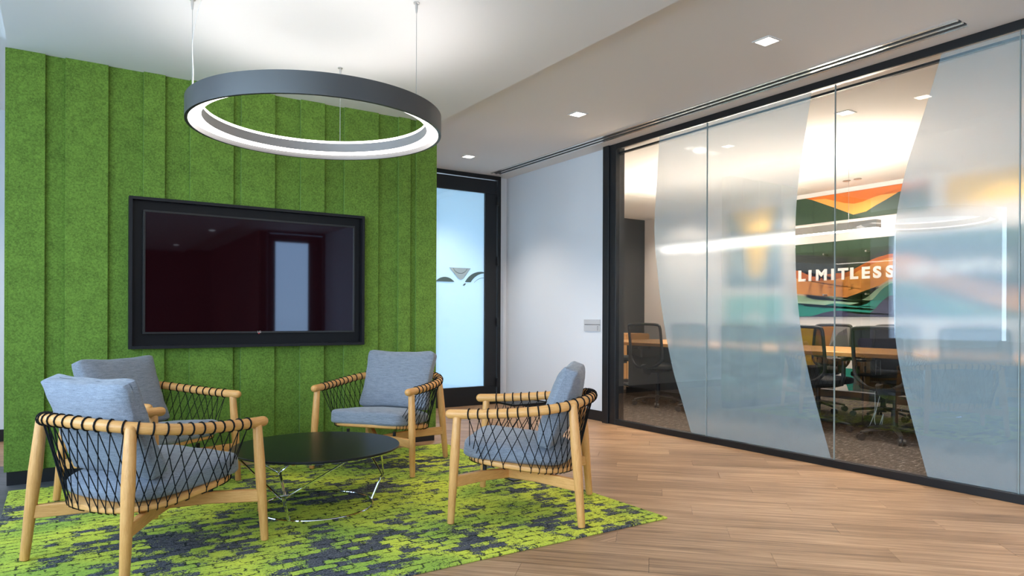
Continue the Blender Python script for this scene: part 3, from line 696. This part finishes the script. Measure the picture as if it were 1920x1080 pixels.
def lounge_chair(label, loc, facing):
    t = thing('lounge_chair', label, 'chair', loc, math.radians(facing - 90), 'ash lounge chairs around the coffee table')
    # legs
    for sx in (1, -1):
        bm = new_bm(); rod(bm, (sx * .380, .316, 0), (sx * .357, .290, .545), 0.0175, 0.021, 14, 0.006, 0.016, (0.62, 0.0245)); obj('front_leg', bm, MAT['ash'], t)
        bm = new_bm(); rod(bm, (sx * .324, -.336, 0), (sx * .289, -.286, .612), 0.0185, 0.022, 14, 0.006, 0.02, (0.62, 0.0265)); obj('back_leg', bm, MAT['ash'], t)
    # bent arm and back rail
    L = arclen(AP); pts = []; rr = []
    R0 = 0.0240
    for k in range(0, 5):
        th = k / 4 * PI / 2; p, d = at_len(AP, L, R0 * (1 - math.cos(th))); pts.append(p); rr.append(max(1e-3, R0 * math.sin(th)))
    s = R0 + 0.015
    while s < L[-1] - R0 - 0.015:
        p, d = at_len(AP, L, s); pts.append(p); rr.append(R0); s += 0.022
    for k in range(4, -1, -1):
        th = k / 4 * PI / 2; p, d = at_len(AP, L, L[-1] - R0 * (1 - math.cos(th))); pts.append(p); rr.append(max(1e-3, R0 * math.sin(th)))
    bm = new_bm(); tube(bm, pts, rr, 14); obj('arm_rail', bm, MAT['ash_long'], t)
    # seat tray
    bm = new_bm(); N = 64; rim = [tray_pt(2 * PI * k / N) for k in range(N)]
    rings = []
    for sc, dz in ((0.0001, -0.004), (0.80, -0.004), (0.955, 0.000), (0.99, 0.006), (1.0, 0.014), (0.99, 0.026), (0.96, 0.030), (0.0001, 0.026)):
        rings.append([bm.verts.new((q.x * sc, q.y * sc, (q.z if sc > 0.5 else tray_z(0)) + dz)) for q in rim])
    for A, B in zip(rings, rings[1:]):
        for k in range(N): bm.faces.new((A[k], A[(k + 1) % N], B[(k + 1) % N], B[k]))
    obj('seat_tray', bm, MAT['ash_long'], t)
    # stretchers: two bent pieces meeting under the seat
    for sx in (1, -1):
        bm = new_bm()
        ap = Vector((sx * .018, .085, .188))
        for end, z in (((sx * .372, .306), .212), ((sx * .312, -.319), .205)):
            a = Vector((end[0], end[1], z)); d = (ap - a); d.z = 0; d.normalize(); w = Vector((-d.y, d.x, 0)) * 0.0145; hh = 0.028
            V = []
            for p, h2 in ((a, hh), (a.lerp(ap, .55) + Vector((0, 0, .008)), hh * 0.98), (ap + d * 0.0, hh * 0.92)):
                V.append([bm.verts.new(p + w + Vector((0, 0, h2))), bm.verts.new(p - w + Vector((0, 0, h2))), bm.verts.new(p - w - Vector((0, 0, h2))), bm.verts.new(p + w - Vector((0, 0, h2)))])
            for A, B in zip(V, V[1:]):
                for k in range(4): bm.faces.new((A[k], A[(k + 1) % 4], B[(k + 1) % 4], B[k]))
            bm.faces.new(V[0]); bm.faces.new(V[-1][::-1])
        bmesh.ops.bevel(bm, geom=bm.edges[:], offset=0.004, segments=1, affect='EDGES')
        obj('stretcher', bm, MAT['ash_long'], t)
        for yy, zz in ((.185, .262), (-.13, .236)):
            xx = sx * (.018 + (.354 * (yy - .085) / .221 if yy > 0.1 else .294 * (.085 - yy) / .404))
            bm = new_bm(); rod(bm, (xx, yy, .215), (xx, yy, zz + 0.004), 0.011, sides=10); obj('seat_spacer', bm, MAT['black'], t)
    # woven cord: loops round the rail and crossing strands down to the tray
    bm = new_bm(); s0 = 0.125; s1 = L[-1] - 0.125; NW = round((s1 - s0) / 0.05) + 1
    a0 = math.radians(52); a1 = math.radians(52 - 284)
    def rim_at(k):
        a = a0 + (a1 - a0) * (k + 2) / (NW + 3); q = tray_pt(a); d = Vector((q.x, q.y, 0)).normalized()
        return q, d
    for k in range(NW):
        p, d = at_len(AP, L, s0 + (s1 - s0) * k / (NW - 1))
        u = Vector((0, 0, 1)); sd = d.cross(u).normalized(); u = sd.cross(d)
        tube(bm, [p + (sd * math.cos(2 * PI * j / 12) + u * math.sin(2 * PI * j / 12)) * (R0 + 0.0025) for j in range(12)], 0.0039, 5, closed=True)
        start = p - u * (R0 + 0.004)
        for st in (2, -2):
            q, qd = rim_at(k + st)
            e1 = q + qd * 0.003 + Vector((0, 0, 0.022)); e2 = q + qd * 0.001 + Vector((0, 0, 0.004)); e3 = q - qd * 0.022 + Vector((0, 0, -0.006))
            tube(bm, [start, e1, e2, e3], 0.0022, 5)
    obj('woven_cord', bm, MAT['cord'], t)
    # cushions
    bm = cushion_mesh('seat', .282, .278, .050, 8.0, 0.016, 0.06, 0.0, 3, 12, 0.0012, 3.6)
    bm.transform(Matrix.Translation((0, .016, .335)) @ Matrix.Rotation(math.radians(5.4), 4, 'X')); obj('seat_cushion', bm, MAT['fabric'], t)
    bm = cushion_mesh('back', .263, .208, .062, 11, 0.026, 0.42, 0.09, 5, 18, 0.0026)
    bm.transform(Matrix.Translation((0, -.205, .578)) @ Matrix.Rotation(math.radians(20), 4, 'X') @ Matrix.Rotation(PI / 2, 4, 'X'))
    obj('back_cushion', bm, MAT['fabric'], t)
    return t
CH = lounge_chair('ash lounge chair in left foreground with its corded back to us', (.337, 3.454, .0095), 30.6)
G = 'ash lounge chairs around the coffee table'
dup(CH, (2.136, 3.102, .0095), math.radians(136.8 - 90), 'ash lounge chair seen side-on at the right corner of the rug', G)
dup(CH, (1.928, 4.551, .0095), math.radians(218.2 - 90), 'ash lounge chair facing us beyond the table, right of the television', G)
dup(CH, (0.458, 4.569, .0095), math.radians(-50.1 - 90), 'ash lounge chair against green wall, partly hidden behind left foreground chair', G)

# ------------------------------------------------------------------ coffee table
ct = thing('coffee_table', 'low round black coffee table on chrome wire base between the chairs', 'table', (1.186, 3.733, .009))
bm = new_bm(); disc(bm, .448, .322, .334, 96, bev=0.003); obj('tabletop', bm, MAT['tabletop'], ct)
def circ_pts(r, z, n=72): return [(r * math.cos(2 * PI * k / n), r * math.sin(2 * PI * k / n), z) for k in range(n)]
bm = new_bm(); tube(bm, circ_pts(.303, .006), .0055, 8, closed=True); obj('base_ring', bm, MAT['chrome'], ct)
bm = new_bm(); tube(bm, circ_pts(.418, .316), .0055, 8, closed=True); obj('top_ring', bm, MAT['chrome'], ct)
for deg in (-134, -10, 108):
    bm = new_bm(); a = math.radians(deg)
    nd = Vector((.352 * math.cos(a), .352 * math.sin(a), .128))
    for sg in (-1, 1):
        ab = a + sg * .014; at = a + sg * math.radians(46)
        tube(bm, catmull([(.303 * math.cos(ab), .303 * math.sin(ab), .006), (.345 * math.cos(ab), .345 * math.sin(ab), .105), (nd.x * 1.01 + sg * -.008 * math.sin(a), nd.y * 1.01 + sg * .008 * math.cos(a), .130), (.362 * math.cos(a + sg * .09), .362 * math.sin(a + sg * .09), .148), (.418 * math.cos(at), .418 * math.sin(at), .316)], 5), .0048, 8)
    obj('wire_leg', bm, MAT['chrome'], ct)

# small side table behind the right chair
t = thing('side_table', 'small black side table mostly hidden behind the right chair', 'side table', (2.50, 3.70, .0005))
box('top_panel', MAT['black_gloss'], -.12, .12, -.12, .12, .488, .500, t, 0.002)
bm = new_bm(); rod(bm, (.09, 0, .016), (.09, 0, .488), .008, sides=10); obj('post', bm, MAT['black'], t)
box('foot_plate', MAT['black'], -.10, .11, -.09, .09, .009, .017, t, 0.002)

# ------------------------------------------------------------------ meeting room
# mural: printed panels of coloured shapes on the far wall
mural = thing('wall_mural', 'abstract printed mural of dark green, orange and teal waves on far meeting room wall', 'mural', (XF, 0, 0))
def ink(name, poly, col, lay, parent=mural):
    bm = new_bm(); x1 = -0.006 - lay * 0.0008; prism(bm, poly, 0, x1 - 0.0008, x1 + 0.0006 * (lay > 0)); return obj(name, bm, INK[col], parent, smooth=False)
def panel(y0, y1, z0, z1, col): return box('mural_panel', INK[col], -0.006, 0, y0, y1, z0, z1, mural)
panel(4.03, 5.81, 2.335, 2.692, 'green')
ink('orange_shape', [(5.649, 2.690), (5.553, 2.661), (5.356, 2.647), (5.219, 2.602), (5.086, 2.554), (4.956, 2.528), (4.846, 2.538), (4.705, 2.575), (4.601, 2.592), (4.467, 2.588), (4.05, 2.64), (4.05, 2.690), (5.22, 2.690)], 'orange', 1)
ink('amber_shape', [(5.553, 2.661), (5.356, 2.647), (5.219, 2.602), (5.086, 2.554), (4.956, 2.528), (4.846, 2.538), (4.705, 2.575), (4.601, 2.592), (4.467, 2.588), (4.397, 2.593), (4.545, 2.524), (4.608, 2.493), (4.681, 2.467), (4.795, 2.409), (4.964, 2.388), (5.219, 2.509)], 'amber', 2)
ink('grey_green_shape', [(4.964, 2.388), (4.795, 2.409), (4.681, 2.467), (4.545, 2.524), (4.397, 2.593), (4.05, 2.62), (4.05, 2.337), (4.845, 2.337)], 'greygreen', 3)
panel(2.70, 3.86, 2.335, 2.692, 'yellow')
# second row
R0_, R1_ = 2.95, 5.80
panel(R0_, R1_, 1.07, 2.065, 'green')
def band(name, top, col, lay, bot=1.072):
    pts = [(v.x, v.y) for v in catmull([(a, b, 0) for a, b in top], 4)]
    ink(name, pts + [(pts[-1][0], bot), (pts[0][0], bot)], col, lay)
band('slate_band', [(5.797, 1.925), (5.58, 1.914), (5.226, 1.875), (4.913, 1.84), (4.70, 1.84), (4.45, 1.93), (4.0, 1.95), (3.4, 1.85), (2.952, 1.8)], 'slate', 1)
band('orange_band', [(5.796, 1.71), (5.723, 1.701), (5.603, 1.641), (5.52, 1.626), (5.225, 1.643), (5.072, 1.645), (4.934, 1.694), (4.708, 1.796), (4.56, 1.834), (4.454, 1.846), (4.15, 1.80), (3.824, 1.60), (3.45, 1.47), (2.952, 1.36)], 'orange', 2)
band('amber_band', [(5.796, 1.606), (5.638, 1.561), (5.462, 1.548), (5.18, 1.568), (4.997, 1.601), (4.902, 1.657), (4.758, 1.714), (4.609, 1.774), (4.454, 1.802), (4.15, 1.76), (3.824, 1.56), (3.45, 1.43), (2.952, 1.32)], 'amber', 3)
band('cream_band', [(5.796, 1.387), (5.673, 1.378), (5.59, 1.343), (5.496, 1.314), (5.381, 1.333), (5.268, 1.347), (5.125, 1.322), (4.964, 1.294), (4.859, 1.297), (4.757, 1.35), (4.657, 1.436), (4.559, 1.501), (4.453, 1.536), (4.2, 1.50), (3.955, 1.36), (3.6, 1.24), (3.3, 1.14), (2.952, 1.09)], 'cream', 4)
band('mint_band', [(5.796, 1.366), (5.673, 1.356), (5.59, 1.327), (5.496, 1.304), (5.381, 1.323), (5.268, 1.333), (5.124, 1.309), (4.964, 1.283), (4.859, 1.283), (4.757, 1.335), (4.657, 1.416), (4.559, 1.477), (4.452, 1.507), (4.2, 1.47), (3.955, 1.33), (3.6, 1.2), (3.3, 1.11), (2.952, 1.075)], 'mint', 5)
band('teal_band', [(5.796, 1.272), (5.661, 1.22), (5.542, 1.203), (5.403, 1.217), (5.223, 1.246), (5.07, 1.229), (4.911, 1.206), (4.777, 1.24), (4.676, 1.318), (4.597, 1.405), (4.52, 1.461), (4.452, 1.482), (4.2, 1.42), (3.955, 1.26), (3.6, 1.12), (3.45, 1.075)], 'teal', 6)
band('navy_band', [(5.738, 1.073), (5.541, 1.079), (5.38, 1.122), (5.223, 1.147), (5.07, 1.141), (4.91, 1.11), (4.787, 1.11), (4.696, 1.149), (4.616, 1.238), (4.538, 1.305), (4.452, 1.332), (4.2, 1.25), (4.0, 1.12), (3.9, 1.075)], 'navy', 7)
# third row behind the chairs
panel(R0_, R1_, 0.11, 0.95, 'paper')
ink('yellow_shape', [(5.79, 0.945), (5.47, 0.945), (5.45, 0.42), (5.79, 0.40)], 'yellow', 1)
ink('grey_shape', [(5.30, 0.655), (5.16, 0.86), (5.05, 0.92), (5.02, 0.655)], 'grey', 2)
ink('amber_shape', [(5.47, 0.945), (5.22, 0.945), (5.30, 0.655), (5.46, 0.50)], 'amber', 1)
ink('teal_shape', [(5.13, 0.40), (4.96, 0.40), (4.96, 0.115), (5.02, 0.115), (5.06, 0.23)], 'teal', 2)
ink('slate_shape', [(4.96, 0.56), (4.96, 0.115), (3.0, 0.115), (3.0, 0.56)], 'slate', 1)
ink('slate_shape', [(5.79, 0.39), (5.45, 0.41), (5.30, 0.30), (5.22, 0.115), (5.79, 0.115)], 'slate', 1)
ink('navy_shape', [(4.98, 0.92), (4.40, 0.94), (4.35, 0.56), (4.98, 0.56)], 'navy', 1)
# narrow left column
panel(6.0, 7.0, 1.495, 2.66, 'blue'); panel(6.0, 7.0, 0.11, 1.385, 'sea')
ink('funnel_shape', [(6.823, 2.655), (6.108, 2.655), (6.245, 2.248), (6.327, 1.70), (6.36, 1.646), (6.53, 1.646), (6.56, 1.70), (6.638, 2.287)], 'yellow', 2)
for k, (dy, dz) in enumerate(((0, 0), (0.055, 0.07), (0.11, 0.14))):
    outer = [(6.96 - dy, 2.25), (6.90 - dy, 1.98 + dz * .4), (6.80 - dy, 1.77 + dz * .6), (6.65 - dy * .6, 1.648 + dz), (6.50, 1.592 + dz), (6.35 + dy * .6, 1.63 + dz), (6.17 + dy, 1.75 + dz * .6), (6.04 + dy, 1.96 + dz * .4), (6.01 + dy, 2.25)]
    inner = [(y + (6.5 - y) * 0.055, z + 0.022) for y, z in outer][::-1]
    ink('arc_line', outer + inner, 'pale', 1)
bm_pts = arc_pts((6.69, 0.96), (6.47, 1.115), (6.27, 0.96)) + arc_pts((6.34, 0.96), (6.47, 1.05), (6.62, 0.96)); ink('white_arch', bm_pts, 'paper', 1)
# acrylic sign with letters on stand-off bolts
sg = thing('letter_sign', 'clear acrylic panel with white capital letters mounted over the mural', 'sign', (XF - 0.075, 0, 0))
box('acrylic_panel', MAT['acrylic'], 0, 0.008, 3.05, 5.86, 1.276, 1.940, sg)
for y in (5.33, 4.757, 4.0, 3.4):
    for z in (1.90, 1.36):
        bm = new_bm(); rod(bm, (-0.012, y, z), (0.066, y, z), 0.012, sides=12); obj('standoff_bolt', bm, MAT['steel'], sg)
LET = [('L', 5.693), ('I', 5.540), ('M', 5.431), ('I', 5.214), ('T', 5.121), ('L', 4.955), ('E', 4.801), ('S', 4.658), ('S', 4.499)]
GR = [('G', 4.246), ('R', 4.075), ('O', 3.915), ('W', 3.740), ('T', 3.500), ('H', 3.330)]
for ch, y in LET + GR:
    me = text_mesh(ch, 0.205, 0.006, 0.0085)
    xs = [v.co.x for v in me.vertices]; zs = [v.co.y for v in me.vertices]; sc = 0.150 / max(0.01, max(zs) - min(zs)); dx, dz = min(xs), min(zs)
    for v in me.vertices: v.co = ((v.co.x - dx) * 1.04, (v.co.y - dz) * sc, v.co.z)
    o = obj('letter', me, MAT['letter'], sg, smooth=False)
    o.matrix_local = Matrix(((0, 0, -1, -0.007), (-1, 0, 0, y + 0.004), (0, 1, 0, 1.551), (0, 0, 0, 1)))
# table
tb = thing('meeting_table', 'long oak meeting table with grey pedestal base', 'table', (6.565, 4.35, 0))
box('tabletop', MAT['oak'], -.585, .585, -2.75, 2.75, .70, .74, tb, 0.004)
for y0, y1 in ((-2.3, -1.2), (1.1, 2.55)):
    p_ = box('pedestal_panel', MAT['grey_panel'], -.11, .11, y0, y1, .11, .70, tb, 0.002)
    box('plinth', MAT['black'], -.13, .13, y0 - .02, y1 + .02, 0, .11, p_)
# credenza on the end wall
cr = thing('credenza', 'low oak cabinet against the dark end wall of meeting room', 'cabinet', (7.35, 8.45, 0))
box('carcass', MAT['oak'], -.75, .75, -.28, .28, .06, .79, cr, 0.003)
box('kick_base', MAT['black'], -.73, .73, -.25, .27, 0, .06, cr)
for k in range(3): box('door', MAT['oak'], -.745 + k * .498, -.255 + k * .498, -.298, -.281, .07, .77, cr, 0.002)
# linear pendant over the table
lp = thing('linear_pendant', 'slim straight pendant light over the meeting table', 'pendant lamp', (6.55, 4.95, 1.915))
box('housing', MAT['brushed'], -.045, .045, -1.40, 1.40, .008, .085, lp, 0.003)
box('led_diffuser', MAT['pend_led'], -.040, .040, -1.395, 1.395, 0, .008, lp)
bm = new_bm(); bm.faces.new([bm.verts.new(p) for p in ((-.034, -1.39, .0855), (.034, -1.39, .0855), (.034, 1.39, .0855), (-.034, 1.39, .0855))]); obj('uplight_diffuser', bm, MAT['pend_up'], lp, smooth=False)
for y in (-1.1, 1.1):
    bm = new_bm(); rod(bm, (0, y, .08), (0, y, CEIL - 1.915), .0015, sides=6); obj('suspension_cable', bm, MAT['steel'], lp)

# task chairs
def task_chair(label, loc, facing):
    t = thing('task_chair', label, 'chair', loc, math.radians(facing - 90), 'mesh task chairs at the meeting table')
    # five-star base with castors
    hub = new_bm(); rod(hub, (0, 0, .07), (0, 0, .14), .035, .028, 14); obj('base_hub', hub, MAT['plastic'], t)
    for k in range(5):
        a = 2 * PI * k / 5 + 0.31; d = Vector((math.cos(a), math.sin(a), 0))
        bm = new_bm(); tube(bm, [d * .03 + Vector((0, 0, .105)), d * .18 + Vector((0, 0, .092)), d * .285 + Vector((0, 0, .072))], [.026, .022, .016], 8, flat=(1, .75)); sp_ = obj('base_spoke', bm, MAT['plastic'], t)
        bm = new_bm(); c = d * .288; n_ = Vector((-d.y, d.x, 0))
        for sg_ in (-1, 1): rod(bm, c + n_ * (.006 * sg_) + Vector((0, 0, .030)), c + n_ * (.026 * sg_) + Vector((0, 0, .030)), .030, sides=14)
        rod(bm, c + Vector((0, 0, .03)), c + Vector((0, 0, .075)), .008, sides=8); obj('castor', bm, MAT['black'], sp_)
    bm = new_bm(); rod(bm, (0, 0, .13), (0, 0, .26), .027, sides=14); rod(bm, (0, 0, .26), (0, 0, .41), .015, sides=12); obj('gas_column', bm, MAT['black'], t)
    bm = new_bm(); bx(bm, -.09, .09, -.16, .12, .395, .435, .01); obj('tilt_mechanism', bm, MAT['plastic'], t)
    bm = cushion_mesh('s', .245, .24, .035, 5, 0.012, 0.05, 0, 2, 8, 0.0); bm.transform(Matrix.Translation((0, .03, .465))); obj('seat', bm, MAT['seatfab'], t)
    # back frame: rounded rectangle loop, narrower at the base
    outline = [(.09, .47), (.17, .50), (.225, .56), (.235, .66), (.235, .80), (.232, .93), (.205, .965), (.10, .972), (0, .973)]
    outline = outline + [(-x, z) for x, z in outline[-2::-1]]
    def by(x, z): return -.245 - .10 * (z - .50) - .04 * max(0, (z - .75)) + .035 * (abs(x) / .235) ** 2
    loop = [(x, by(x, z), z) for x, z in outline]
    P = catmull(loop, 5)
    bm = new_bm(); tube(bm, P + [Vector((0, by(0, .455), .455))], .0165, 8, closed=True, flat=(1, 1)); obj('back_frame', bm, MAT['plastic'], t)
    bm = new_bm(); rows = []
    zs = [.50 + (.962 - .50) * k / 10 for k in range(11)]
    for z in zs:
        hw = .20 if z < .52 else (.226 if z < .95 else .205)
        rows.append([bm.verts.new((hw * (j / 4 - 1), by(hw * (j / 4 - 1), z), z)) for j in range(9)])
    for A, B in zip(rows, rows[1:]):
        for j in range(8): bm.faces.new((A[j], A[j + 1], B[j + 1], B[j]))
    r = bmesh.ops.solidify(bm, geom=bm.faces[:], thickness=0.002); obj('back_mesh', bm, MAT['mesh'], t)
    # lower shell and spine
    bm = new_bm(); rows = []
    for z, hw, dy in ((.47, .085, .01), (.50, .15, .0), (.535, .20, .0), (.575, .225, .004)):
        rows.append([bm.verts.new((hw * (j / 4 - 1), by(hw * (j / 4 - 1), z) - .008 - dy, z + (0.045 * (abs(j / 4 - 1)) ** 2 if z > .5 else 0))) for j in range(9)])
    for A, B in zip(rows, rows[1:]):
        for j in range(8): bm.faces.new((A[j], A[j + 1], B[j + 1], B[j]))
    bmesh.ops.solidify(bm, geom=bm.faces[:], thickness=0.012); obj('lumbar_shell', bm, MAT['plastic'], t)
    bm = new_bm(); tube(bm, [(0, by(0, .50) - .01, .50), (0, -.235, .44), (0, -.15, .415)], [.045, .04, .04], 8, flat=(1.3, .6)); obj('back_spine', bm, MAT['plastic'], t)
    for sx in (1, -1):
        bm = new_bm(); tube(bm, [(sx * .17, .0, .42), (sx * .25, .0, .44), (sx * .265, .0, .52), (sx * .265, .0, .665)], [.02, .02, .022, .022], 8, flat=(1, .8)); ap_ = obj('arm_post', bm, MAT['plastic'], t)
        bm = new_bm(); bx(bm, sx * .265 - .042, sx * .265 + .042, -.11, .13, .665, .69, .010, 2); obj('arm_pad', bm, MAT['black'], ap_)
    return t
TC = task_chair('black mesh task chair in the clear strip of glass, nearest one', (6.02, 3.12, 0), 2)
GT = 'mesh task chairs at the meeting table'
near_l = [(3.84, 'black mesh task chair half hidden by the left frosted film edge', -3), (4.53, 'mesh task chair blurred behind left film, second from its right edge', 0), (5.22, 'mesh task chair behind the left edge of the left film', 3),
          (5.92, 'grey mesh task chair in clear glass at the far left of the partition', 6), (2.40, 'mesh task chair blurred behind the right film, beside its left edge', 0), (1.68, 'mesh task chair blurred behind the right film, at right frame edge', 0)]
for y, lab, a in near_l: dup(TC, (6.02, y, 0), math.radians(a - 90), lab, GT)
far_l = [(4.60, 'mesh task chair across the table, left of nearest chair in clear strip'), (3.86, 'mesh task chair across the table, right half cut by right film'), (5.28, 'mesh task chair across the table behind left film edge'),
         (5.96, 'mesh task chair across the table, deep behind left film'), (3.12, 'mesh task chair across the table behind the right film'), (2.42, 'mesh task chair across the table, rightmost behind right film')]
for k, (y, lab) in enumerate(far_l): dup(TC, (7.22, y, 0), math.radians(180 + (k % 3 - 1) * 4 - 90), lab, GT)
dup(TC, (6.72, 7.42, 0), math.radians(-80 - 90), 'mesh task chair at the head of the table near dark wall', GT)
# loose white cables under the table
cb = new_bm()
for p in ([(6.46, 3.52, .66), (6.44, 3.52, .40), (6.40, 3.50, .18), (6.38, 3.54, .03), (6.44, 3.56, .01)], [(6.46, 3.48, .66), (6.42, 3.46, .36), (6.38, 3.49, .12), (6.37, 3.45, .03), (6.40, 3.42, .16), (6.42, 3.45, .02)]):
    tube(cb, catmull(p, 6), .0028, 6)
tag(obj('power_cable', cb, MAT['white_plastic']), 'loose white cables hanging under the meeting table', 'cable')
